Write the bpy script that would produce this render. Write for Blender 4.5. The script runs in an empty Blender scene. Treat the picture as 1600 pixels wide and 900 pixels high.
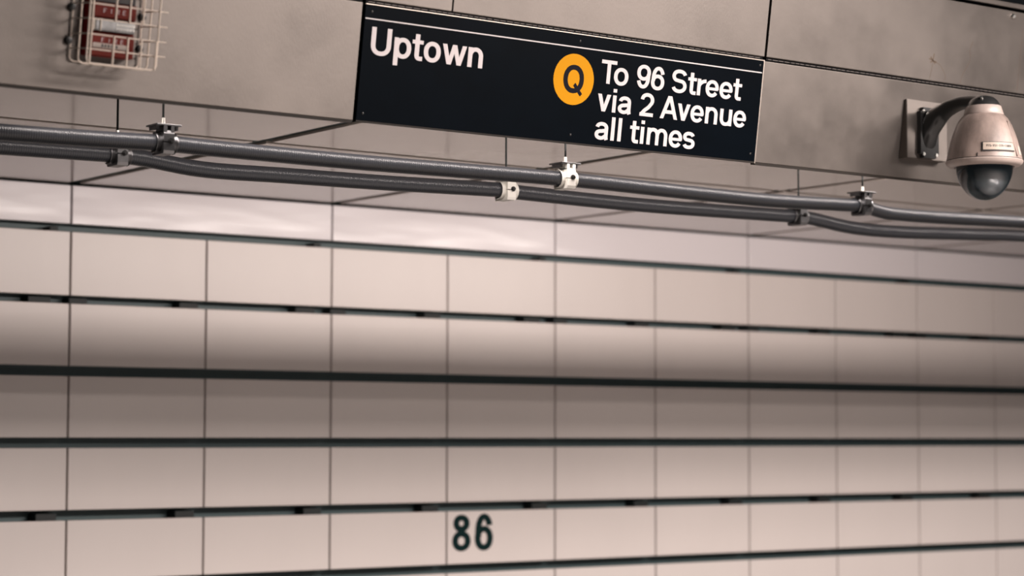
import bpy, bmesh, math, random
from math import pi, sin, cos, radians
from mathutils import Vector, Matrix, Euler

# ------------------------------------------------------------------ camera, light, exposure
S = bpy.context.scene
COL = S.collection
E = 1.65                      # eye height above the platform floor (m)
YAW, PITCH, ROLL, FPX = radians(53.6645), radians(3.9054), radians(0.1370), 3331.06
cam = bpy.data.cameras.new('camera'); cam_ob = bpy.data.objects.new('camera', cam); COL.objects.link(cam_ob)
fwd = Vector((cos(YAW)*cos(PITCH), sin(YAW)*cos(PITCH), sin(PITCH)))
right = Vector((sin(YAW), -cos(YAW), 0)); up = right.cross(fwd)
r2 = right*cos(ROLL)+up*sin(ROLL); u2 = up*cos(ROLL)-right*sin(ROLL)
cam_ob.matrix_world = Matrix(((r2.x, u2.x, -fwd.x, 0), (r2.y, u2.y, -fwd.y, 0), (r2.z, u2.z, -fwd.z, E), (0, 0, 0, 1)))
cam.sensor_width = 36.0; cam.lens = FPX/1600*36; cam.clip_start = .05
cam.dof.use_dof = True; cam.dof.focus_distance = 8.45; cam.dof.aperture_fstop = 1.5
S.camera = cam_ob

W = bpy.data.worlds.new('world'); S.world = W; W.use_nodes = True
W.node_tree.nodes['Background'].inputs[0].default_value = (.62, .72, .80, 1)
W.node_tree.nodes['Background'].inputs[1].default_value = .05

WARM = (1.0, .885, .83)
def area(name, loc, rot, sx, sy, power, col=WARM, spread=pi):
    l = bpy.data.lights.new(name, 'AREA'); l.shape = 'RECTANGLE'; l.size = sx; l.size_y = sy
    l.energy = power; l.color = col; l.spread = spread
    o = bpy.data.objects.new(name, l); COL.objects.link(o); o.location = loc; o.rotation_euler = rot
    return o
# luminaires over the platform (long boxes parallel with the track), and the cove lamp hidden behind the fascia
area('platform_luminaire', (8.0, 1.1, E+3.0), (0, 0, 0), 5.0, 1.8, 1720)
area('platform_far_luminaire', (8.2, -.58, E+3.0), (0, 0, 0), 4.5, .15, 380)
area('platform_edge_lamp', (8.0, 4.2, E+2.2), (0, 0, 0), 2.4, .25, 105)
area('cove_lamp', (7.4, 6.66, E+1.249), (radians(90), 0, 0), 6.0, .016, 112)
area('cove_down_lamp', (7.0, 6.862, E+1.256), (0, 0, 0), 8.0, .02, 38)
area('platform_end_luminaire', (11.5, -1.0, E+3.0), (0, 0, 0), 3.0, 1.0, 120)

vs = S.view_settings; vs.view_transform = 'Standard'; vs.look = 'None'; vs.gamma = 1; vs.use_curve_mapping = False
vs.exposure = 0.0

# ------------------------------------------------------------------ materials
def mat(name, col, rough=.5, metal=0.0, coat=0.0, spec=.5, mottle=0.0, mscale=3.0, brush=0.0, bump=0.0, bscale=200.0, rvar=0.0, stretch=(1, 1, 1)):
    m = bpy.data.materials.new(name); m.use_nodes = True; nt = m.node_tree; N = nt.nodes; L = nt.links
    b = N['Principled BSDF']
    b.inputs['Roughness'].default_value = rough; b.inputs['Metallic'].default_value = metal
    b.inputs['Coat Weight'].default_value = coat; b.inputs['Specular IOR Level'].default_value = spec
    b.inputs['Base Color'].default_value = (*col, 1)
    tc = N.new('ShaderNodeTexCoord'); mp = N.new('ShaderNodeMapping'); mp.inputs['Scale'].default_value = stretch
    L.new(tc.outputs['Object'], mp.inputs['Vector'])
    if mottle > 0 or rvar > 0:
        n = N.new('ShaderNodeTexNoise'); n.inputs['Scale'].default_value = mscale; n.inputs['Detail'].default_value = 6
        n.inputs['Roughness'].default_value = .6; L.new(mp.outputs[0], n.inputs['Vector'])
        if mottle > 0:
            cr = N.new('ShaderNodeMapRange'); cr.inputs[1].default_value = .3; cr.inputs[2].default_value = .7
            cr.inputs[3].default_value = 1-mottle; cr.inputs[4].default_value = 1+mottle*.5
            L.new(n.outputs['Fac'], cr.inputs[0])
            mx = N.new('ShaderNodeMix'); mx.data_type = 'RGBA'; mx.blend_type = 'MULTIPLY'; mx.inputs[0].default_value = 1
            mx.inputs[6].default_value = (*col, 1); L.new(cr.outputs[0], mx.inputs[7]); L.new(mx.outputs[2], b.inputs['Base Color'])
        if rvar > 0:
            rr = N.new('ShaderNodeMapRange'); rr.inputs[1].default_value = .3; rr.inputs[2].default_value = .7
            rr.inputs[3].default_value = rough-rvar; rr.inputs[4].default_value = rough+rvar
            L.new(n.outputs['Fac'], rr.inputs[0]); L.new(rr.outputs[0], b.inputs['Roughness'])
    if bump > 0:
        n2 = N.new('ShaderNodeTexNoise'); n2.inputs['Scale'].default_value = bscale; n2.inputs['Detail'].default_value = 3
        mp2 = N.new('ShaderNodeMapping'); mp2.inputs['Scale'].default_value = stretch
        L.new(tc.outputs['Object'], mp2.inputs['Vector']); L.new(mp2.outputs[0], n2.inputs['Vector'])
        bp = N.new('ShaderNodeBump'); bp.inputs['Strength'].default_value = bump; bp.inputs['Distance'].default_value = .01
        L.new(n2.outputs['Fac'], bp.inputs['Height']); L.new(bp.outputs[0], b.inputs['Normal'])
    return m

M = {}
M['steel'] = mat('brushed_stainless', (.187, .167, .153), .45, 1.0, mottle=.20, mscale=1.8, rvar=.08)
def steel_grain(m):
    nt = m.node_tree; N = nt.nodes; L = nt.links; b = N['Principled BSDF']
    tc = N.new('ShaderNodeTexCoord')
    mp = N.new('ShaderNodeMapping'); mp.inputs['Scale'].default_value = (1, .25, 1)
    L.new(tc.outputs['Object'], mp.inputs['Vector'])
    n = N.new('ShaderNodeTexNoise'); n.inputs['Scale'].default_value = 240; n.inputs['Detail'].default_value = 4
    L.new(mp.outputs[0], n.inputs['Vector'])
    bp = N.new('ShaderNodeBump'); bp.inputs['Strength'].default_value = .10; bp.inputs['Distance'].default_value = .003
    L.new(n.outputs['Fac'], bp.inputs['Height']); L.new(bp.outputs[0], b.inputs['Normal'])
steel_grain(M['steel'])
M['steel_edge'] = mat('worn_steel_edge', (.80, .70, .62), .35, 1.0)
M['sign'] = mat('sign_enamel', (.0012, .0030, .0055), .3, mottle=.25, mscale=4, spec=.06)
M['sign_white'] = mat('sign_white_vinyl', (.70, .64, .645), .45)
M['sign_line'] = mat('sign_line_white', (.70, .65, .65), .45)
M['yellow'] = mat('bullet_yellow', (.66, .285, .0005), .5, spec=.1)
M['bullet_black'] = mat('bullet_black', (.010, .009, .014), .5, spec=.05)
M['gap'] = mat('dark_gap', (.004, .005, .006), .8, spec=.05)
M['gasket'] = mat('gasket_rubber', (.006, .006, .007), .6, spec=.1)
M['gasket_bead'] = mat('gasket_bead', (.16, .14, .13), .5, .4)
M['panel'] = mat('wall_enamel', (.74, .672, .64), .32, mottle=.035, mscale=1.6, stretch=(1, 1, .35))
M['strip'] = mat('strip_enamel', (.77, .72, .735), .20, coat=.4, bump=.8, bscale=.9, stretch=(.6, 1, 3.0))
M['channel'] = mat('slot_channel', (.075, .115, .12), .5)
M['clip'] = mat('slot_clip', (.008, .012, .012), .6)
M['ceil'] = mat('ceiling_enamel', (.40, .345, .305), .17, coat=.25, mottle=.05, mscale=1.2)
M['joint'] = mat('joint_sealant', (.03, .05, .048), .6)
M['numeral'] = mat('numeral_green', (.003, .018, .018), .6, spec=.1)
M['floor'] = mat('platform_granite', (.21, .198, .19), .45, mottle=.12, mscale=40)
M['concrete'] = mat('track_concrete', (.12, .115, .11), .9, mottle=.3, mscale=5)
M['cable'] = mat('cable_jacket', (.039, .042, .049), .33, spec=.45)
def cable_braid(m):
    nt = m.node_tree; N = nt.nodes; L = nt.links; b = N['Principled BSDF']
    uv = N.new('ShaderNodeUVMap'); w = N.new('ShaderNodeTexWave'); w.wave_type = 'BANDS'; w.bands_direction = 'X'
    w.inputs['Scale'].default_value = 34; w.inputs['Distortion'].default_value = .6
    L.new(uv.outputs[0], w.inputs['Vector'])
    bp = N.new('ShaderNodeBump'); bp.inputs['Strength'].default_value = .22; bp.inputs['Distance'].default_value = .004
    L.new(w.outputs['Fac'], bp.inputs['Height']); L.new(bp.outputs[0], b.inputs['Normal'])
cable_braid(M['cable'])
M['galv'] = mat('galvanised_steel', (.20, .20, .205), .38, 1.0, mottle=.2, mscale=30)
M['galv_bright'] = mat('zinc_plated', (.80, .78, .74), .3, 1.0)
M['dark_metal'] = mat('dark_steel', (.05, .05, .05), .4, .8)
M['rod'] = mat('threaded_rod', (.007, .008, .008), .8, 0, spec=.1)
M['pale'] = mat('pale_fitting', (.86, .84, .78), .45)
M['wire'] = mat('cream_wire', (.70, .60, .51), .45)
M['red'] = mat('alarm_red', (.125, .011, .005), .45, mottle=.15, mscale=20, spec=.15)
M['red_bright'] = mat('alarm_red_side', (.22, .006, .006), .4, spec=.2)
M['handle'] = mat('handle_metal', (.28, .28, .28), .42, .8, mottle=.3, mscale=60)
M['cream'] = mat('cream_plastic', (.66, .59, .51), .5)
M['label'] = mat('label_paper', (.40, .34, .30), .6)
M['print'] = mat('dark_print', (.03, .028, .028), .6)
M['housing'] = mat('camera_housing_paint', (.32, .25, .22), .42, mottle=.5, mscale=11, stretch=(1, 1, .4))
M['collar'] = mat('camera_collar', (.44, .36, .325), .4, mottle=.15, mscale=20)
M['cam_dark'] = mat('camera_arm_paint', (.018, .018, .018), .3, coat=.2)
M['ball'] = mat('camera_ball', (.085, .115, .135), .26, coat=.6)
M['lens'] = mat('camera_lens', (.01, .012, .02), .08, coat=1)
g = bpy.data.materials.new('smoked_dome'); g.use_nodes = True; gb = g.node_tree.nodes['Principled BSDF']
gb.inputs['Base Color'].default_value = (.95, .96, .97, 1); gb.inputs['Transmission Weight'].default_value = 1
gb.inputs['Roughness'].default_value = .02; gb.inputs['IOR'].default_value = 1.45
M['dome'] = g
M['lip'] = mat('dark_lip', (.022, .018, .015), .6, spec=.2)
M['plate'] = mat('name_plate_cream', (.42, .345, .285), .5)
M['rust'] = mat('rust_stain', (.12, .085, .06), .8)

# ------------------------------------------------------------------ mesh helpers
def link(name, bm, m, parent=None, smooth=False, mtx=None):
    bmesh.ops.recalc_face_normals(bm, faces=bm.faces)
    me = bpy.data.meshes.new(name); bm.to_mesh(me); bm.free()
    if smooth:
        me.polygons.foreach_set('use_smooth', [True]*len(me.polygons))
        me.set_sharp_from_angle(angle=radians(40))
    o = bpy.data.objects.new(name, me); COL.objects.link(o)
    if m is not None: me.materials.append(m)
    if parent is not None: o.parent = parent
    if mtx is not None: o.matrix_basis = mtx
    return o
def thing(name, label, cat, loc=(0, 0, 0), rot=(0, 0, 0), group=None):
    o = bpy.data.objects.new(name, None); COL.objects.link(o); o.empty_display_size = .05
    o.location = loc; o.rotation_euler = rot
    return tag(o, label, cat, group)
def tag(o, label, cat, group=None):
    o['label'] = label; o['category'] = cat
    if group: o['group'] = group
    return o
def box(bm, x0, x1, y0, y1, z0, z1, bev=0.0, seg=2):
    t = bmesh.new(); bmesh.ops.create_cube(t, size=1)
    for v in t.verts:
        v.co = Vector(((x0+x1)/2+v.co.x*(x1-x0), (y0+y1)/2+v.co.y*(y1-y0), (z0+z1)/2+v.co.z*(z1-z0)))
    if bev > 0:
        bmesh.ops.bevel(t, geom=list(t.edges), offset=bev, segments=seg, affect='EDGES', profile=.5)
    merge(bm, t)
def merge(bm, t):
    me = bpy.data.meshes.new('tmp'); t.to_mesh(me); t.free(); bm.from_mesh(me); bpy.data.meshes.remove(me)
def cyl(bm, p0, p1, r0, r1=None, n=20, cap=True):
    r1 = r0 if r1 is None else r1
    p0 = Vector(p0); p1 = Vector(p1); d = (p1-p0); q = d.to_track_quat('Z', 'Y')
    rings = []
    for p, r in ((p0, r0), (p1, r1)):
        rings.append([bm.verts.new(p+q @ Vector((r*cos(2*pi*k/n), r*sin(2*pi*k/n), 0))) for k in range(n)])
    for k in range(n):
        bm.faces.new((rings[0][k], rings[0][(k+1) % n], rings[1][(k+1) % n], rings[1][k]))
    if cap: bm.faces.new(rings[0][::-1]); bm.faces.new(rings[1])
def lathe(bm, prof, n=64, cx=0, cy=0, a0=0, a1=2*pi, axis='Z'):
    full = abs(a1-a0-2*pi) < 1e-6; cnt = n if full else n+1; rings = []
    for r, z in prof:
        ring = []
        for k in range(cnt):
            a = a0+(a1-a0)*k/n
            co = (cx+r*cos(a), cy+r*sin(a), z) if axis == 'Z' else (z, cx+r*cos(a), cy+r*sin(a))
            ring.append(bm.verts.new(co))
        rings.append(ring)
    for i in range(len(rings)-1):
        for k in range(n):
            a, b = rings[i][k], rings[i][(k+1) % cnt]; c, d = rings[i+1][(k+1) % cnt], rings[i+1][k]
            bm.faces.new((a, b, c, d))
    bmesh.ops.remove_doubles(bm, verts=bm.verts, dist=1e-5)
def tube(bm, pts, r, n=10, cap=True, uv=False):
    pts = [Vector(p) for p in pts]; rings = []; dist = 0
    rr = r if isinstance(r, (list, tuple)) else [r]*len(pts)
    ref = Vector((0, 0, 1))
    lay = bm.loops.layers.uv.verify() if uv else None; ds = []
    for i, p in enumerate(pts):
        t = (pts[min(i+1, len(pts)-1)]-pts[max(i-1, 0)]).normalized()
        if i: dist += (p-pts[i-1]).length
        ds.append(dist)
        rf = ref if abs(t.z) < .95 else Vector((0, 1, 0))
        a = t.cross(rf).normalized(); b = a.cross(t)
        rings.append([bm.verts.new(p+(a*cos(2*pi*k/n)+b*sin(2*pi*k/n))*rr[i]) for k in range(n)])
    for i in range(len(rings)-1):
        for k in range(n):
            f = bm.faces.new((rings[i][k], rings[i][(k+1) % n], rings[i+1][(k+1) % n], rings[i+1][k]))
            if uv:
                for lp, (d, kk) in zip(f.loops, ((ds[i], k), (ds[i], k+1), (ds[i+1], k+1), (ds[i+1], k))):
                    lp[lay].uv = (d, kk/n)
    if cap: bm.faces.new(rings[0][::-1]); bm.faces.new(rings[-1])
def catmull(P, sub=8):
    out = []
    for i in range(len(P)-1):
        p0, p1, p2, p3 = P[max(i-1, 0)], P[i], P[i+1], P[min(i+2, len(P)-1)]
        for k in range(sub):
            t = k/sub
            out.append(tuple(.5*(2*b+(c-a)*t+(2*a-5*b+4*c-d)*t*t+(3*b-3*c+d-a)*t**3) for a, b, c, d in zip(p0, p1, p2, p3)))
    out.append(tuple(P[-1])); return out

# ------------------------------------------------------------------ lettering (stroke built grotesque capitals and lower case; cap height = 1)
SA, SB, XH = .097, .078, .735
def arc(cx, cy, rx, ry, t0, t1, n=22, e=2.15):
    o = []
    for k in range(n+1):
        t = radians(t0+(t1-t0)*k/n); c, s = cos(t), sin(t)
        o.append((cx+rx*math.copysign(abs(c)**(2/e), c), cy+ry*math.copysign(abs(s)**(2/e), s)))
    return o
def glyph(ch, w, a=SA, b=SB):
    """list of ('s', polyline) strokes and ('p', polygon) shapes, in cap-height units"""
    h = XH; o = []
    def R(x0, x1, y0, y1): o.append(('p', [(x0, y0), (x1, y0), (x1, y1), (x0, y1)]))
    def A(*k): return arc(*k)
    if ch == 'o': o.append(('s', A(w/2, h/2, w/2-a, h/2+.012-b, 0, 360, 48)))
    elif ch == '0': o.append(('s', A(w/2, .5, w/2-a, .51-b, 0, 360, 48)))
    elif ch in 'nm':
        R(0, 2*a, 0, h)
        k = 1 if ch == 'n' else 2; step = (w-2*a)/k
        for i in range(k):
            x0 = a+i*step; x1 = x0+step; r = (x1-x0)/2; ry = .26
            o.append(('s', [(x0, h-b-ry+.012)]+A(x0+r, h-b-ry+.012, r, ry, 176, 0)[0:]+[(x1, 0)]))
    elif ch == 'u':
        R(w-2*a, w, 0, h); r = w/2-a
        o.append(('s', [(a, h)]+A(w/2, b+.26-.012, r, .26, 180, 356)))
    elif ch == 'p':
        R(0, 2*a, -.275, h); o.append(('s', A(w/2+.01, h/2, w/2-.01-a, h/2+.012-b, 0, 360, 48)))
    elif ch == 't':
        x = .125*w/.5+a
        o.append(('s', [(x, .95), (x, b+.12)]+A(x+.13, b+.11, .13, .12, 180, 268, 8)+[(w-.01, b-.008)]))
        R(0, w, h-2*b+.015, h)
    elif ch == 'i': R(0, 2*a, 0, h); R(0, 2*a, .86, 1.01)
    elif ch == 'l': R(0, 2*a, 0, 1.0)
    elif ch == 'I': R(w/2-a, w/2+a, 0, 1)
    elif ch == 'r':
        R(0, 2*a, 0, h); o.append(('s', A(w+.06, h-b-.30, w+.06-a, .30, 178, 97)))
    elif ch == 'a':
        xr = w-a-.045
        o.append(('s', A(.5*(xr+a)+.01, h-b-.17+.012, .5*(xr-a)-.01, .17, 172, 0)+[(xr, .15), (xr+.015, .06), (xr+.04, 0)]))
        cx = (a+xr)/2; rx = cx-a
        o.append(('s', [(xr, .415), (xr-.1, .385)]+A(cx, .212, rx, .148, 92, 270)+[(cx+.10, b+.005), (xr, .19)]))
    elif ch == 'e':
        o.append(('s', A(w/2, h/2, w/2-a, h/2+.012-b, -6, 326, 44)))
        R(a, w-.035, h/2-.075, h/2+.05)
    elif ch in 'sS':
        H = h if ch == 's' else 1.0
        top, bot = H+.012-b, b-.012; r1 = (top-bot)*.245; r2_ = (top-bot)*.265; rx = w/2-a
        y1 = top-r1; y2 = bot+r2_
        o.append(('s', A(w/2-.01, y1, rx-.01, r1, 14, 235, 24)+[(w/2, (y1-r1+y2+r2_)/2)]+A(w/2, y2, rx, r2_, 60, -164, 24)))
    elif ch == 'T': R(0, w, 1-2*b, 1); R(w/2-a, w/2+a, 0, 1-b)
    elif ch == 'U': o.append(('s', [(a, 1), (a, .4)]+A(w/2, .36, w/2-a, .37-b, 180, 360)+[(w-a, .4), (w-a, 1)]))
    elif ch in 'AV':
        q = [[(0, 0), (2.05*a, 0), (w/2+1.02*a, 1), (w/2-1.15*a, 1)], [(w, 0), (w-2.05*a, 0), (w/2-1.02*a, 1), (w/2+1.15*a, 1)]]
        if ch == 'A': q.append([(.2*w, .225), (.8*w, .225), (.75*w, .225+2*b), (.25*w, .225+2*b)])
        else: q = [[(x, 1-y) for x, y in p] for p in q]
        for p in q: o.append(('p', p))
    elif ch == 'v':
        o.append(('p', [(0, h), (2.1*a, h), (w/2+1.02*a, 0), (w/2-1.02*a, 0)]))
        o.append(('p', [(w, h), (w-2.1*a, h), (w/2-1.02*a, 0), (w/2+1.02*a, 0)]))
    elif ch == 'w':
        for s in (0, 1):
            f = (lambda x: x) if s == 0 else (lambda x: w-x)
            o.append(('p', [(f(0), h), (f(2*a), h), (f(.295*w+.9*a), 0), (f(.295*w-.98*a), 0)]))
            o.append(('p', [(f(.5*w-.98*a), h), (f(.5*w+.98*a), h), (f(.295*w+.98*a), 0), (f(.295*w-.9*a), 0)]))
    elif ch in '69':
        q = [A(w/2, .33, w/2-a, .342-b, 0, 360, 44), A(w/2+.01, .5, w/2-a-.01, .51-b, 196, 24, 30)]
        if ch == '9': q = [[(w-x, 1-y) for x, y in p] for p in q]
        for p in q: o.append(('s', p))
    elif ch == '8':
        o.append(('s', A(w/2, .765, w/2-a-.035, .245-b, 0, 360, 44))); o.append(('s', A(w/2, .275, w/2-a, .285-b, 0, 360, 44)))
    elif ch == '2':
        o.append(('s', A(w/2, .70, w/2-a, .31-b, 176, -28, 26)+[(.62*w, .40), (.34*w, .25), (a*1.15, .10)])); R(0, w, 0, 2*b)
    elif ch == 'Q':
        o.append(('s', A(w/2, .5, w/2-a, .51-b, 0, 360, 56, )))
        d = [(.50*w, .27), (.60*w, .37), (.97*w, .0), (.87*w, -.10)]; o.append(('p', d))
    elif ch == 'F': R(0, 2*a, 0, 1); R(0, w, 1-2*b, 1); R(0, .85*w, .45, .45+2*b)
    elif ch == 'E': R(0, 2*a, 0, 1); R(0, w, 1-2*b, 1); R(0, .92*w, .45, .45+2*b); R(0, w, 0, 2*b)
    elif ch == 'R':
        R(0, 2*a, 0, 1); o.append(('s', [(0, 1-b), (w*.5, 1-b)]+A(w*.5, .725, w*.5-a, .275-b, 90, -90, 14)+[(0, .45+b)]))
        o.append(('p', [(w*.42, .47), (w*.42+2*a, .47), (w, 0), (w-2*a, 0)]))
    elif ch == 'P': R(0, 2*a, 0, 1); o.append(('s', [(0, 1-b), (w*.5, 1-b)]+A(w*.5, .725, w*.5-a, .275-b, 90, -90, 14)+[(0, .45+b)]))
    elif ch == 'B':
        R(0, 2*a, 0, 1); o.append(('s', [(0, 1-b), (w*.5, 1-b)]+A(w*.5, .75, w*.42-a, .25-b, 90, -90, 14)+[(0, .5)]))
        o.append(('s', [(0, .5), (w*.5, .5)]+A(w*.5, .27, w*.5-a, .25-b, 90, -90, 14)+[(0, b)]))
    elif ch == 'C': o.append(('s', A(w/2, .5, w/2-a, .51-b, 45, 315, 30)))
    elif ch == 'M':
        R(0, 2*a, 0, 1); R(w-2*a, w, 0, 1)
        o.append(('p', [(0, 1), (2*a, 1), (w/2+a*.8, 0), (w/2-a*.8, 0)])); o.append(('p', [(w, 1), (w-2*a, 1), (w/2-a*.8, 0), (w/2+a*.8, 0)]))
    elif ch == '1': R(w/2-a, w/2+a, 0, 1); o.append(('p', [(w*.1, .72), (w/2, .82), (w/2, 1), (w*.1, .84)]))
    elif ch == '7': R(0, w, 1-2*b, 1); o.append(('p', [(w, 1-b), (w-2.2*a, 1-b), (w*.22, 0), (w*.22+2.2*a, 0)]))
    elif ch == '-': R(.1*w, .9*w, .36, .36+2*b)
    return o
def put_glyph(bm, ch, x, y, w, cap, th=.0008, a=SA, b=SB, z0=0.0, sxx=1.0):
    """writes glyph ch of width w (metres) at (x, y) in the mesh's local xy plane, raised th along z"""
    def P(px, py): return (x+px*cap*sxx, y+py*cap)
    lift = [0]
    def prism(poly):
        th2 = th+lift[0]; lift[0] += .00006
        lo = [bm.verts.new((*p, z0)) for p in poly]; hi = [bm.verts.new((*p, z0+th2)) for p in poly]; n = len(poly)
        bm.faces.new(hi); bm.faces.new(lo[::-1])
        for i in range(n): bm.faces.new((lo[i], lo[(i+1) % n], hi[(i+1) % n], hi[i]))
    for kind, pts in glyph(ch, w/cap/sxx, a, b):
        if kind == 'p': prism([P(*p) for p in pts]); continue
        closed = math.dist(pts[0], pts[-1]) < 1e-6
        n = len(pts); L_, R_ = [], []
        for i, p in enumerate(pts):
            if closed: p0 = pts[(i-1) % (n-1)]; p1 = pts[(i+1) % (n-1)]
            else: p0 = pts[max(i-1, 0)]; p1 = pts[min(i+1, n-1)]
            dx, dy = p1[0]-p0[0], p1[1]-p0[1]; l = math.hypot(dx, dy) or 1; nx, ny = -dy/l, dx/l
            L_.append(P(p[0]+nx*a, p[1]+ny*b)); R_.append(P(p[0]-nx*a, p[1]-ny*b))
        V = [[bm.verts.new((*q, zz)) for q in side] for side, zz in ((L_, z0), (R_, z0), (L_, z0+th+lift[0]), (R_, z0+th+lift[0]))]; lift[0] += .00006
        for i in range(n-1):
            bm.faces.new((V[2][i], V[3][i], V[3][i+1], V[2][i+1])); bm.faces.new((V[0][i], V[0][i+1], V[1][i+1], V[1][i]))
            bm.faces.new((V[0][i], V[2][i], V[2][i+1], V[0][i+1])); bm.faces.new((V[1][i], V[1][i+1], V[3][i+1], V[3][i]))
        if not closed:
            for i in (0, n-1): bm.faces.new((V[0][i], V[1][i], V[3][i], V[2][i]))

# ------------------------------------------------------------------ the setting
YW, X0, PW = 10.0, 4.5791, .77376          # track wall plane, first joint, panel module
CZ = 1.261                                  # ceiling over the track (above the eye)
def struct(o): o['kind'] = 'structure'; return o

bm = bmesh.new(); box(bm, -6, 22, -8, 6.35, -.25, 0); struct(link('floor', bm, M['floor']))
bm = bmesh.new(); box(bm, -6, 22, 6.35, 10.6, -1.5, -1.2); struct(link('floor_trackbed', bm, M['concrete']))

# track wall: dark channel backing with enamel panels in rows, open slots between the rows
bm = bmesh.new(); box(bm, -1, 19, YW+.10, YW+.35, -1.2, E+CZ+.1)
wall = struct(link('wall_far', bm, M['channel']))
slots = [(1.056, 1.016), (.692, .651), (.336, .284), (-.026, -.078), (-.390, -.442), (-.741, -.792), (-1.10, -1.146), (-1.46, -1.50)]
rows = [(slots[i][1], slots[i+1][0]) for i in range(7)]
G = .005
def panel_mesh(w, z0, z1, bev=.004):
    b = bmesh.new(); box(b, G, w-G, 0, .03, z0, z1, bev); return b
lo = []
for ri, (zt, zb) in enumerate(rows):
    first = None
    for n in range(-4, 15):
        x = X0+n*PW
        if ri < 6 and -2 <= n <= 10:
            if first is None:
                first = link('wall_panel', panel_mesh(PW, E+zb, E+zt), M['panel'], wall); first.location = (x, YW, 0)
            else:
                c = first.copy(); COL.objects.link(c); c.parent = wall; c.location = (x, YW, 0)
        else: lo.append((x, zb, zt))
bm = bmesh.new()
for x, zb, zt in lo: box(bm, x+G, x+PW-G, YW, YW+.03, E+zb, E+zt, .004, 1)
o = link('wall_panel', bm, M['panel'], wall); o['kind'] = 'stuff'
first = None
for k in range(-2, 7):
    x = X0+2*k*PW
    if first is None:
        b = bmesh.new(); box(b, G, 2*PW-G, 0, .03, E+slots[0][0], E+CZ-.008, .004)
        first = link('top_strip_panel', b, M['strip'], wall); first.location = (x, YW, 0)
    else:
        c = first.copy(); COL.objects.link(c); c.parent = wall; c.location = (x, YW, 0)
# dark fixing clips that show in the slots
def clip(x, w, slot, hh):
    zt, zb = slots[slot]; b = bmesh.new()
    box(b, 0, w, .012, .105, E+zb-.002, E+zb+hh, .002); o = link('panel_clip', b, M['clip'], wall); o.location = (x, YW, 0)
for n in range(-2, 11):
    x = X0+n*PW
    if n % 2 == 0: clip(x+.0, .10, 1, .03); clip(x-.22, .12, 1, .03); clip(x-.11, .045, 0, .024)
    else: clip(x-.15, .11, 1, .03)
    clip(x-.16, .11, 4, .035)

# ceiling over the track: glossy panels with dark joints
bm = bmesh.new(); box(bm, -1, 19, 6.9, YW+.3, E+CZ+.012, E+CZ+.15)
ceil = struct(link('ceiling', bm, M['joint']))
YJ = 8.06
b = bmesh.new(); box(b, .034, 2*PW-.034, 0, YW-YJ-.050, E+CZ, E+CZ+.013, .003)
b2 = bmesh.new(); box(b2, .034, 2*PW-.034, 0, YJ-6.92-.026, E+CZ, E+CZ+.013, .003)
pa = pb = None
for k in range(-2, 7):
    x = X0+2*k*PW
    if pa is None:
        pa = link('ceiling_panel', b, M['ceil'], ceil); pb = link('ceiling_panel', b2, M['ceil'], ceil); qa, qb = pa, pb
    else:
        qa = pa.copy(); COL.objects.link(qa); qa.parent = ceil; qb = pb.copy(); COL.objects.link(qb); qb.parent = ceil
    qa.location = (x, YJ+.026, 0); qb.location = (x, 6.92, 0)

# number on the wall
bm = bmesh.new(); cap = .2065
put_glyph(bm, '8', 6.938, E-.667, .127, cap*.985, .002, a=.100, b=.086)
put_glyph(bm, '6', 7.094, E-.667, .128, cap, .002, a=.100, b=.086)
o = link('number_decal', bm, M['numeral']); o.rotation_euler = (pi/2, 0, 0); o.location = (0, YW-.0002, 0)
tag(o, 'dark green number 86 on the pale tiled track wall', 'number')

# ------------------------------------------------------------------ fascia frame: local x along the track, y up the slope, z towards the platform
TAU, YF, ZF = radians(8.55), 6.5, 1.12724
FROT = (pi/2+TAU, 0, 0); FLOC = (0, YF, E+ZF)
def fpt(x, s, d): return Vector((x, YF-s*sin(TAU)-d*cos(TAU), E+ZF+s*cos(TAU)-d*sin(TAU)))
def fascia_thing(name, label, cat, x, s, d=0, group=None): return thing(name, label, cat, fpt(x, s, d), FROT, group)

# structural backing behind the fascia (black in the open seams and above the top edge)
bm = bmesh.new(); box(bm, .5, 14, .01, 1.45, -.09, -.03)
struct(link('wall_fascia_backing', bm, M['gap'], None, False, Matrix.Translation(FLOC) @ Euler(FROT).to_matrix().to_4x4()))
bm = bmesh.new(); box(bm, .5, 14, 6.52, 6.92, E+CZ+.012, E+CZ+.05); struct(link('ceiling_cove', bm, M['gap']))
# unseen trough lip, added to cut the cove lamp's beam off from below
bm = bmesh.new(); box(bm, .5, 14, 6.56, 6.875, E+1.1950, E+1.2005)
struct(link('trim_1', bm, M['gap']))

def fascia_panel(x0, x1, s0, s1, label, d=0.0, lip=True):
    t = fascia_thing('steel_fascia', label, 'fascia panel', x0, s0)
    b = bmesh.new(); box(b, 0, x1-x0, 0, s1-s0, -.026, d, .0035, 3); link('panel_face', b, M['steel'], t)
    if lip and s0 < .05:
        b = bmesh.new(); box(b, .002, x1-x0-.002, -.010, .0, -.03, -.003, .001); link('bottom_lip', b, M['lip'], t)
    return t
pl = fascia_panel(.60, 4.066, 0.0, .4275, 'stainless panel left of the sign, carrying the red fire alarm')
pr = fascia_panel(6.034, 13.9, 0.0, .4225, 'stainless panel right of the sign, carrying the dome camera')
pul = fascia_panel(.60, 4.4535, .4385, .806, 'stainless upper panel above the left end of the sign and Uptown')
pum = fascia_panel(4.4565, 6.0315, .4385, .806, 'stainless upper panel directly above the yellow route bullet')
pur = fascia_panel(6.0415, 13.9, .4385, .806, 'stained stainless upper panel with a bolt, above the dome camera')
t = fascia_thing('fascia_strip', 'narrow stainless strip above the black seam in the top right corner', 'strip', 6.0415, .819)
b = bmesh.new(); box(b, 0, 7.85, 0, .0235, -.02, .002, .003); link('strip_face', b, M['steel'], t)
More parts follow.
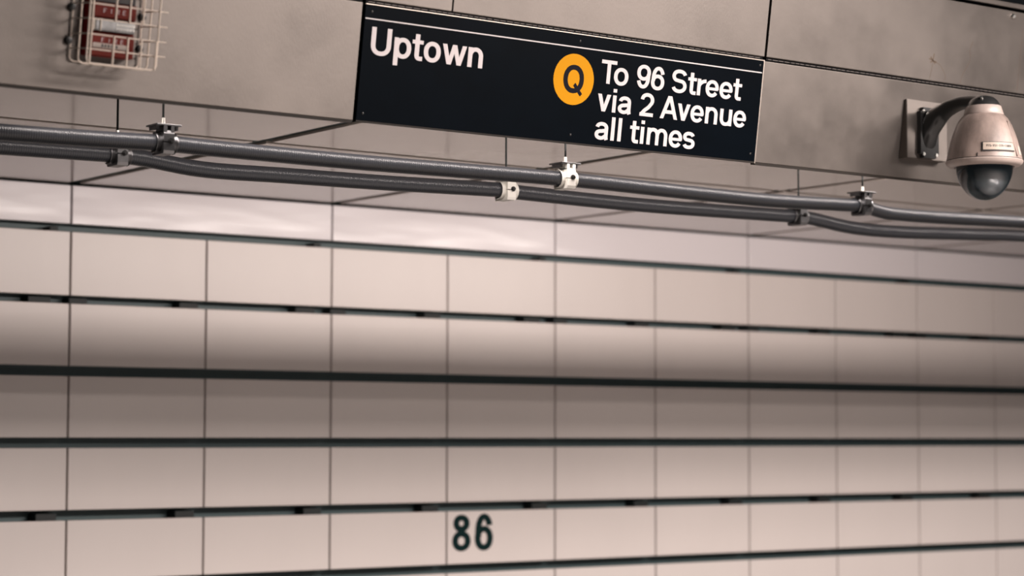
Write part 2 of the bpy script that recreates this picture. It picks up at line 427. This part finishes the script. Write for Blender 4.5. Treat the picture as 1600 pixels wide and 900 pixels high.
# screw on the stained panel, stains
def local(parent_x, parent_s): return lambda x, s: (x-parent_x, s-parent_s)
b = bmesh.new(); q = (7.522-6.0415, .782-.4385)
lathe(b, [(0, .012), (.007, .012), (.0105, .009), (.012, .003), (.0125, 0)], 24, q[0], q[1]); link('button_bolt', b, M['galv_bright'], pur, True)
def stain(paths):
    b = bmesh.new()
    for pts, w in paths:
        P2 = catmull([(x-6.0415, s-.4385) for x, s in pts], 6)
        for i in range(len(P2)-1):
            (x0, y0), (x1, y1) = P2[i], P2[i+1]; dx, dy = x1-x0, y1-y0; l = math.hypot(dx, dy) or 1
            nx, ny = -dy/l*w, dx/l*w
            b.faces.new([b.verts.new((x0+nx, y0+ny, .0004)), b.verts.new((x0-nx, y0-ny, .0004)), b.verts.new((x1-nx, y1-ny, .0004)), b.verts.new((x1+nx, y1+ny, .0004))])
    return b
for paths in ([([(7.028, .533), (7.03, .50), (7.020, .4475)], .0009), ([(7.03, .53), (7.075, .515), (7.10, .495), (7.119, .47), (7.117, .449)], .0010),
     ([(7.015, .545), (7.03, .53), (7.055, .523)], .0035), ([(7.035, .56), (7.03, .53), (7.015, .52)], .003), ([(7.006, .535), (7.03, .53), (7.046, .515)], .003)],
    [([(7.275, .640), (7.262, .60), (7.268, .55), (7.235, .50), (7.222, .4600), (7.222, .445)], .0010)],
    [([(7.598, .73), (7.600, .60), (7.603, .45)], .0012)]):
    link('rust_stain', stain(paths), M['rust'], pur)

# ribbed gasket lying in the long seam
def gasket(x0, x1, s, label):
    t = fascia_thing('seam_gasket', label, 'gasket', x0, s, 0, 'gaskets in the long seam')
    b = bmesh.new(); box(b, 0, x1-x0, -.0048, .0048, -.02, -.006, .001); link('rubber_strip', b, M['gasket'], t)
    b = bmesh.new(); x = .01; rnd = random.Random(int(x0*100))
    while x < x1-x0-.04:
        l = rnd.uniform(.018, .032); box(b, x, x+l, -.0014, .0016, -.007, -.0045, .0006, 1); x += l+rnd.uniform(.004, .008)
    link('bead', b, M['gasket_bead'], t)  # lighter bead colour paints the dashed highlight along the gasket
gasket(.62, 4.066, .4330, 'black ribbed gasket in the seam above the fire alarm panel')
gasket(4.08, 6.026, .4322, 'black ribbed gasket in the seam along the top of the sign')
gasket(6.046, 13.9, .4305, 'black ribbed gasket in the seam above the dome camera')

# ------------------------------------------------------------------ the sign
SX = 4.0755
sg = fascia_thing('station_sign', 'long black enamel sign reading Uptown, Q, To 96 Street via 2 Avenue', 'sign', SX, 0)
b = bmesh.new(); box(b, 0, 1.9515, .003, .4215, -.02, .003, .0015); link('sign_board', b, M['sign'], sg)
b = bmesh.new(); box(b, 0, 1.9515, .4215, .4255, -.02, .004, .001); link('top_edge', b, M['steel_edge'], sg)['label'] = 'bright worn metal top edge'
b = bmesh.new(); box(b, .0, 1.9515, -.004, .003, -.02, .0035, .001); link('bottom_edge', b, M['lip'], sg)
b = bmesh.new(); box(b, 1.9515, 1.9565, -.004, .4255, -.02, .0035, .001); link('end_edge', b, M['steel_edge'], sg)
b = bmesh.new(); box(b, .004, 1.946,   .3695, .3742, .003, .0036); link('white_line', b, M['sign_line'], sg)
def text(items, base, cap, label):
    for word in label.split():
        b = bmesh.new()
        for ch, x0, w in items[:len(word)]: put_glyph(b, ch, x0-SX, base, w, cap, .0008, z0=.003)
        items = items[len(word):]
        link('lettering', b, M['sign_white'], sg)['label'] = 'white word '+word
text([('U', 4.1112, .0868), ('p', 4.2112, .0750), ('t', 4.2898, .0485), ('o', 4.3420, .0755), ('w', 4.4240, .1095), ('n', 4.5405, .0690)], .2438, .1005, 'Uptown')
text([('T', 5.1773, .0768), ('o', 5.2432, .0730), ('9', 5.3588, .0700), ('6', 5.4332, .0690), ('S', 5.5415, .0790), ('t', 5.6262, .0460), ('r', 5.6775, .0465), ('e', 5.7225, .0705), ('e', 5.7978, .0712), ('t', 5.8714, .0470)], .2465, .0920, 'To 96 Street')
text([('v', 5.1727, .0655), ('i', 5.2482, .0200), ('a', 5.2770, .0690), ('2', 5.3890, .0700), ('A', 5.4950, .0920), ('v', 5.5848, .0665), ('e', 5.6547, .0705), ('n', 5.7343, .0660), ('u', 5.8131, .0660), ('e', 5.8878, .0695)], .1372, .0918, 'via 2 Avenue')
text([('a', 5.1728, .0700), ('l', 5.2535, .0195), ('l', 5.2880, .0190), ('t', 5.3488, .0470), ('i', 5.4042, .0200), ('m', 5.4380, .1065), ('e', 5.5526, .0705), ('s', 5.6273, .0645)], .0268, .0920, 'all times')
b = bmesh.new(); lathe(b, [(0, .0038), (.0988, .0038), (.0990, .003)], 72, 5.0460-SX, .2468); bul = link('route_bullet', b, M['yellow'], sg); bul['label'] = 'round yellow bullet'
b = bmesh.new(); put_glyph(b, 'Q', 4.9955-SX, .1945, .1000, .1075, .0008, a=.098, b=.088, z0=.0038); link('bullet_letter', b, M['bullet_black'], bul)['label'] = 'black letter Q'
for x, s in ((4.1054, .398), (4.1022, .0295), (5.0614, .3975), (5.0551, .0326), (6.0079, .4016), (6.0002, .0344)):
    b = bmesh.new(); lathe(b, [(0, .0052), (.0035, .005), (.0052, .0038), (.0056, .003)], 16, x-SX, s); link('screw', b, M['dark_metal'], sg, True)

# ------------------------------------------------------------------ fire alarm in its wire guard
AX, AS = 2.989, .122
fa = fascia_thing('fire_alarm', 'red fire alarm pull station with a grey handle inside the wire guard', 'fire alarm', AX, AS)
b = bmesh.new(); box(b, .0, .166, 0, .26, 0, .038, .004); link('back_box', b, M['red_bright'], fa)
b = bmesh.new(); box(b, .006, .160, .004, .256, .038, .046, .001); link('gasket', b, M['gap'], fa)
b = bmesh.new(); box(b, .010, .163, .002, .0785, .044, .060, .003); cv = link('lower_cover', b, M['red'], fa)
b = bmesh.new(); box(b, .010, .163, .128, .178, .044, .060, .003); cu = link('upper_cover', b, M['red'], fa)
b = bmesh.new(); box(b, .010, .163, .0785, .128, .044, .050, .001); link('recess', b, M['red'], fa)
b = bmesh.new(); box(b, .012, .160, .178, .205, .040, .056, .004); link('glass_rod_slot', b, M['print'], fa)
b = bmesh.new(); box(b, .008, .164, .205, .258, .044, .060, .003); link('top_cover', b, M['red'], fa)
b = bmesh.new(); box(b, .012, .155, .084, .122, .050, .074, .003); hd = link('handle', b, M['handle'], fa)
b = bmesh.new(); box(b, .006, .031, .084, .121, .050, .072, .002); box(b, .0285, .0335, .083, .124, .060, .078, .001); link('handle_end', b, M['cream'], hd)
b = bmesh.new(); rnd = random.Random(4)
for r in range(2):
    x = .088
    while x < .148:
        w = rnd.uniform(.004, .008); box(b, x, x+w, .092+r*.013, .100+r*.013, .0738, .0752); x += w+.003
link('embossed_print', b, M['galv_bright'], hd)
def fire(y, par, cap=.0150):
    b = bmesh.new()
    for i, ch in enumerate('FIRE'): put_glyph(b, ch, .0445+i*.0232, y-i*.0002, .0095, cap, .0006, a=.045, b=.035, z0=.060)
    link('lettering', b, M['sign_white'], par)['label'] = 'small white word FIRE'
fire(.1445, cu); fire(.0475, cv)
b = bmesh.new(); box(b, .014, .139, .0275, .0445, .060, .0612, .0004); lb = link('label_plate', b, M['label'], cv)
b = bmesh.new(); x = .045
while x < .10:
    w = rnd.uniform(.004, .008); box(b, x, x+w, .032, .041, .0612, .0616); x += w+.004
link('print', b, M['print'], lb)

GX, GS, GD = 2.948, .093, .14
wg = fascia_thing('wire_guard', 'cream welded wire cage fixed over the red fire alarm', 'wire guard', GX, GS)
GW, GH, wr = .250, .34, .0028
def wire(pts, r=wr, sub=0):
    b = bmesh.new(); tube(b, pts, r, 8); return link('wire', b, M['wire'], wg, True)
def rnd_u(x, d, h0=.012):   # vertical wire whose foot turns in towards the base frame
    return [(x, GH, d), (x, h0, d), (x, h0*.45, d-.003), (x, .001, d-.010)]
cr = .016
def corner(cx, cy, a0, a1, n=6): return [(cx+cr*cos(radians(a0+(a1-a0)*k/n)), cy+cr*sin(radians(a0+(a1-a0)*k/n)), .008) for k in range(n+1)]
wire([(0, GH, .008)]+corner(cr, .006+cr, 180, 270)+[(GW-cr, .006, .008)]+corner(GW-cr, .006+cr, 270, 360)+[(GW, GH, .008)])   # base frame
for d in (.075, GD):
    wire([(0, GH, d), (0, cr, d), (cr*.3, cr*.3, d), (cr, 0, d), (GW-cr, 0, d), (GW-cr*.3, cr*.3, d), (GW, cr, d), (GW, GH, d)], .0033)
for x in (.093, .143, .192):   # front uprights, cut at the opening for the handle
    wire([(x, .0, GD), (x, .0975, GD)], .0032); wire([(x, .146, GD), (x, GH, GD)], .0032)
wire([(.244, 0, GD+.004), (.244, .0975, GD+.004)]); wire([(.010, 0, GD+.003), (.010, GH, GD+.003)], .0033)
for i, s in enumerate((.0475, .0960, .1460, .1955, .245, .295)):
    wire([(-.001, s-.001, .006), (-.002, s, .06), (0, s, GD-.01), (.006, s, GD-.004), (.02, s, GD-.004), (GW-.01, s, GD-.004), (GW+.032, s, GD-.004)], .0023)
    wire([(GW, s-.001, .006), (GW, s, GD-.004)], .0023)
for x in (.05, .093, .143, .192):
    wire([(x, 0, GD), (x, .001, .075), (x, .006, .008)], .0023)
for x, s in ((-.004, .183), (-.006, .072), (GW+.003, .178), (GW+.003, .072)):
    b = bmesh.new(); lathe(b, [(.004, 0), (.0125, 0), (.0135, .004), (.011, .0125), (.006, .0135), (.004, .012)], 24, x, s)
    cyl(b, (x, s, 0), (x, s, .017), .0055, None, 6); link('mounting_clip', b, M['dark_metal'], wg, True)

# ------------------------------------------------------------------ cables under the ceiling and their hangers
def cable(label, prof, y, r):
    P = catmull([(x, y, E+z) for x, z in prof], 14)
    b = bmesh.new(); tube(b, P, r, 28, True, True)
    o = link('cable', b, M['cable'], None, True); return tag(o, label, 'cable')
UY, LY, CR = 7.0, 7.30, .0305
up_prof = [(-.8, 1.05), (.4, 1.06), (1.6, 1.045), (2.5, 1.043), (2.93, 1.0437), (3.30, 1.0500), (3.563, 1.0570), (3.80, 1.0545), (4.375, 1.0525), (4.83, 1.0560), (5.25, 1.0600), (5.421, 1.0600), (5.60, 1.0590), (6.1, 1.0510), (6.58, 1.0480), (7.0, 1.0580), (7.169, 1.0600), (7.30, 1.0430), (7.40, 1.0375), (7.7, 1.040), (8.31, 1.0540), (9.0, 1.060), (10.0, 1.045), (11.5, 1.05), (13.2, 1.06), (15.5, 1.05)]
lo_prof = [(-.8, 1.03), (.4, 1.035), (1.6, 1.02), (2.6, 1.030), (3.06, 1.0370), (3.437, 1.0420), (3.526, 1.0420), (3.64, 1.0370), (3.89, 1.0145), (4.264, 1.0180), (4.72, 1.0225), (5.234, 1.0330), (5.334, 1.0330), (5.47, 1.0290), (6.08, 1.0205), (6.858, 1.0270), (7.048, 1.0290), (7.15, 1.0240), (7.406, 0.9980), (7.716, 0.9950), (8.2, 1.012), (8.667, 1.0280), (9.5, 1.03), (11.5, 1.02), (13.2, 1.03), (15.5, 1.02)]
cable('upper dark jacketed cable running beneath the sign, nearer the fascia', up_prof, UY, CR)
cable('lower dark jacketed cable sagging between hangers, behind the upper cable', lo_prof, LY, .0315)

def hanger(x, y, z, label, bolt=True, bright=False, ferrule='galv_bright', group='cable hangers'):
    t = thing('cable_hanger', label, 'cable hanger', (x, y, E+z), (0, 0, 0))
    w, hy, r = .0220, .046, .0325; body = M['pale'] if bright else M['galv']
    def half(sgn):
        b = bmesh.new(); n = 16; g0 = .0018
        ang = [pi*k/n for k in range(n+1)] if sgn > 0 else [pi+pi*k/n for k in range(n+1)]
        inn = [(r*cos(a), r*sin(a)) for a in ang]; out = []
        for a in ang:
            c, s = cos(a), sin(a); hz = .0425
            k = min(hy/abs(c) if abs(c) > 1e-6 else 9, hz/abs(s) if abs(s) > 1e-6 else 9); out.append((c*k, s*k))
        def f(p): return (p[0], p[1]+sgn*g0 if abs(p[1]) < 1e-6 else p[1])
        V = [[b.verts.new((xx, *f(p))) for p in pts] for pts in (inn, out) for xx in (-w, w)]
        for i in range(n):
            b.faces.new((V[0][i], V[0][i+1], V[2][i+1], V[2][i])); b.faces.new((V[1][i], V[3][i], V[3][i+1], V[1][i+1]))
            b.faces.new((V[2][i], V[2][i+1], V[3][i+1], V[3][i])); b.faces.new((V[0][i], V[1][i], V[1][i+1], V[0][i+1]))
        for i in (0, n): b.faces.new((V[0][i], V[2][i], V[3][i], V[1][i]))
        return b
    link('lower_saddle', half(-1), body, t); link('upper_saddle', half(1), body, t)
    for s in (-1, 1):      # flared collars hugging the cable on both sides
        b = bmesh.new(); prof = [(.0322, s*w), (.0324, s*(w+.010)), (.034, s*(w+.017)), (.0385, s*(w+.021)), (.0395, s*(w+.018)), (.0362, s*(w+.012)), (.0352, s*w)]
        lathe(b, prof, 36, 0, 0, radians(95), radians(300), 'X'); link('collar', b, body, t, True)
    b = bmesh.new(); box(b, -.050, .050, -.047, .043, .060, .066, .001); box(b, -.044, -.034, -.03, .03, .046, .060); box(b, .034, .044, -.03, .03, .046, .060); link('top_plate', b, M['galv'], t)
    b = bmesh.new(); box(b, -w, -w+.014, -.0455, .02, .036, .0605, .001); box(b, w-.014, w, -.0455, .02, .036, .0605, .001); link('post', b, body, t)
    b = bmesh.new(); box(b, -.011, .011, -.02, .02, .036, .0605); link('inner_block', b, M['dark_metal'], t)
    b = bmesh.new(); cyl(b, (.006, -.045, .004), (.006, -.050, .004), .0105, None, 20); cyl(b, (.006, -.050, .004), (.006, -.058, .004), .0072, None, 6); link('bolt', b, M['dark_metal'], t)
    b = bmesh.new(); cyl(b, (-.012, -.02, .066), (-.012, -.02, .090), .0072, .0064, 14); link('ferrule', b, M[ferrule], t, True)
    b = bmesh.new(); cyl(b, (-.012, -.02, .085), (-.012, -.02, CZ-z-.001), .0042, None, 12); link('rod', b, M['rod'], t, True)
    return t
hanger(3.563, UY, 1.0570, 'grey metal hanger gripping the upper cable below the fire alarm panel')
hanger(5.421, UY, 1.0600, 'bright metal hanger on the upper cable below the words all times', True, True, 'pale')
hanger(7.169, UY, 1.0600, 'grey hanger with a pale sleeve on the upper cable left of the dome camera', True, False, 'pale')
hanger(3.526, LY, 1.0420, 'dark hanger on the lower cable below the fire alarm')
hanger(5.334, LY, 1.0330, 'pale hanger on the lower cable, below the sign, left of the bright metal hanger', True, True)
hanger(7.048, LY, 1.0290, 'dark hanger on the lower cable nearest to the dome camera')

# ------------------------------------------------------------------ dome camera
CXA, CYA, PYF = 6.997, 6.105, 6.435
dc = thing('dome_camera', 'weathered dome security camera on a curved dark arm, mounted on the fascia', 'security camera', (CXA, PYF, E+1.34))
def CL(x, y, z): return (x-CXA, y-PYF, z-1.34)     # eye-relative coordinates to local
# wedge shaped mounting plate, square to the platform
b = bmesh.new(); x0, x1, z0, z1 = 6.877, 7.133, 1.209, 1.467
def fy(z): return YF-(z-ZF)*math.tan(TAU)
vs_ = [b.verts.new(CL(*p)) for p in ((x0, PYF, z0), (x1, PYF, z0), (x1, PYF, z1), (x0, PYF, z1), (x0, fy(z0), z0), (x1, fy(z0), z0), (x1, fy(z1), z1), (x0, fy(z1), z1))]
for f in ((0, 1, 2, 3), (5, 4, 7, 6), (0, 4, 5, 1), (1, 5, 6, 2), (2, 6, 7, 3), (3, 7, 4, 0)): b.faces.new([vs_[i] for i in f])
bmesh.ops.bevel(b, geom=list(b.edges), offset=.002, segments=2, affect='EDGES'); link('mounting_plate', b, M['steel'], dc)
b = bmesh.new(); t = bmesh.new(); box(t, -.057, .057, -.022, 0, -.128, .095)
ed = [e for e in t.edges if abs(e.verts[0].co.y-e.verts[1].co.y) > .01]; bmesh.ops.bevel(t, geom=ed, offset=.018, segments=5, affect='EDGES'); merge(b, t)
arm_base = link('arm_base', b, M['cam_dark'], dc)
for sx in (-.040, .040):
    for sz in (-.112, .076):
        b = bmesh.new(); cyl(b, (sx, -.022, sz), (sx, -.027, sz), .0085, .0075, 16); link('screw', b, M['galv_bright'], arm_base)
# curved arm
sec = [(.018, 1.322, .080, .046), (.04, 1.362, .062, .046), (.075, 1.388, .047, .045), (.105, 1.407, .035, .044), (.14, 1.421, .031, .043), (.178, 1.430, .028, .042), (.215, 1.434, .027, .042), (.25, 1.433, .027, .042), (.29, 1.430, .026, .045), (.33, 1.424, .024, .05)]
sec = catmull(sec, 5); b = bmesh.new(); rings = []
for o_, z, hz, hx in sec:
    rings.append([b.verts.new((hx*math.copysign(abs(cos(a))**.75, cos(a)), -o_, z-1.34+hz*math.copysign(abs(sin(a))**.75, sin(a)))) for a in [2*pi*k/32 for k in range(32)]])
for i in range(len(rings)-1):
    for k in range(32): b.faces.new((rings[i][k], rings[i][(k+1) % 32], rings[i+1][(k+1) % 32], rings[i+1][k]))
b.faces.new(rings[0]); b.faces.new(rings[-1]); link('arm', b, M['cam_dark'], dc, True)
yc = CYA-PYF; Z = lambda z: z-1.34
b = bmesh.new(); lathe(b, [(0, Z(1.450)), (.02, Z(1.449)), (.040, Z(1.443)), (.057, Z(1.430)), (.067, Z(1.414)), (.0715, Z(1.400))], 56, 0, yc); link('cap', b, M['cam_dark'], dc, True)
b = bmesh.new(); cyl(b, (-.046, yc-.030, Z(1.430)), (-.054, yc-.036, Z(1.436)), .0075, .006, 12); link('cap_screw', b, M['galv_bright'], dc, True)
b = bmesh.new(); lathe(b, [(.064, Z(1.403)), (.0725, Z(1.403)), (.0745, Z(1.400)), (.0846, Z(1.368)), (.083, Z(1.364)), (.072, Z(1.364))], 64, 0, yc); link('collar', b, M['collar'], dc, True)
hp = [(.074, 1.369), (.088, 1.362), (.102, 1.346), (.117, 1.320), (.130, 1.287), (.141, 1.252), (.150, 1.215), (.157, 1.185), (.160, 1.170)]
b = bmesh.new(); lathe(b, [(r, Z(z)) for r, z in hp]+[(.15, Z(1.169))], 72, 0, yc); hs = link('housing', b, M['housing'], dc, True)
b = bmesh.new(); lathe(b, [(.148, Z(1.1705)), (.1595, Z(1.1705)), (.1595, Z(1.1665)), (.148, Z(1.1665))], 72, 0, yc); link('seam', b, M['print'], dc)
b = bmesh.new(); lathe(b, [(.148, Z(1.1668)), (.1625, Z(1.1668)), (.1640, Z(1.163)), (.160, Z(1.154)), (.150, Z(1.145)), (.128, Z(1.140)), (.1245, Z(1.143)), (.1245, Z(1.16))], 72, 0, yc); tr = link('trim_ring', b, M['collar'], dc, True)
# latch tab and maker's slot on the ring, name plate on the housing
def on_house(phi, z, off=.0):     # local point on the housing surface, phi measured from straight towards -Y, positive to +X
    for (r0, za), (r1, zb) in zip(hp, hp[1:]):
        if zb <= z <= za: r = r0+(r1-r0)*(za-z)/(za-zb); sl = (r1-r0)/(za-zb); break
    return Vector(((r+off)*sin(phi), yc-(r+off)*cos(phi), Z(z)))
def patch(p0, p1, z0, z1, o0, o1, n=10):
    b = bmesh.new(); g = [[[b.verts.new(on_house(p0+(p1-p0)*k/n, z, off)) for k in range(n+1)] for z in (z0, z1)] for off in (o0, o1)]
    for k in range(n):
        b.faces.new((g[1][0][k], g[1][0][k+1], g[1][1][k+1], g[1][1][k])); b.faces.new((g[0][0][k], g[0][1][k], g[0][1][k+1], g[0][0][k+1]))
        b.faces.new((g[0][0][k], g[0][0][k+1], g[1][0][k+1], g[1][0][k])); b.faces.new((g[0][1][k], g[1][1][k], g[1][1][k+1], g[0][1][k+1]))
    for k in (0, n): b.faces.new((g[0][0][k], g[1][0][k], g[1][1][k], g[0][1][k]))
    return b
PH = radians(-48.9)               # azimuth of the camera housing's near side
F0, F1 = PH+radians(-2), PH+radians(51)
for a_, z_ in ((PH+radians(-10), 1.1705),):
    link('latch', patch(a_-.008, a_+.008, 1.1712, 1.186, 0, .003), M['print'], hs)
fr = link('plate_frame', patch(F0-.02, F1+.02, 1.192, 1.232, 0, .005, 14), M['print'], hs)
npn = patch(F0+.01, F1-.01, 1.197, 1.229, .004, .0075, 14); npl = link('name_plate', npn, M['plate'], hs)
txt = bmesh.new(); s = 'PTS-VS1-270-CAM09'; adv = .0068
for i, ch in enumerate(s): put_glyph(txt, ch, i*adv, 0, .0054, .0095, .0005, a=.09, b=.075)
L0 = len(s)*adv; rp = .152+.0076
for v in txt.verts:
    ph = (F0+F1)/2+(v.co.x-L0/2)/rp; p = on_house(ph, 1.2095+v.co.y, .0077+v.co.z); v.co = p
link('print', txt, M['print'], npl)
link('side_label', patch(PH+radians(66), PH+radians(78), 1.183, 1.222, 0, .002), M['label'], hs)
link('ridge', patch(PH+radians(57), PH+radians(60), 1.175, 1.330, 0, .006, 3), M['housing'], hs)
# clear smoked bubble and the camera ball inside
b = bmesh.new(); n = 20; R0, D0 = .1215, .154; th = .0016
outp = [(R0*cos(pi/2*k/n), Z(1.152)-D0*sin(pi/2*k/n)) for k in range(n+1)]
inp = [((R0-th)*cos(pi/2*k/n), Z(1.152)-(D0-th)*sin(pi/2*k/n)) for k in range(n+1)]
lathe(b, inp[::-1]+outp+[inp[0]], 64, 0, yc); link('dome', b, M['dome'], dc, True)
b = bmesh.new(); lathe(b, [(0, Z(1.16)), (.072, Z(1.16)), (.072, Z(1.10)), (.069, Z(1.076)), (.061, Z(1.053)), (.047, Z(1.036)), (.025, Z(1.025)), (0, Z(1.022))], 48, 0, yc); link('camera_ball', b, M['ball'], dc, True)
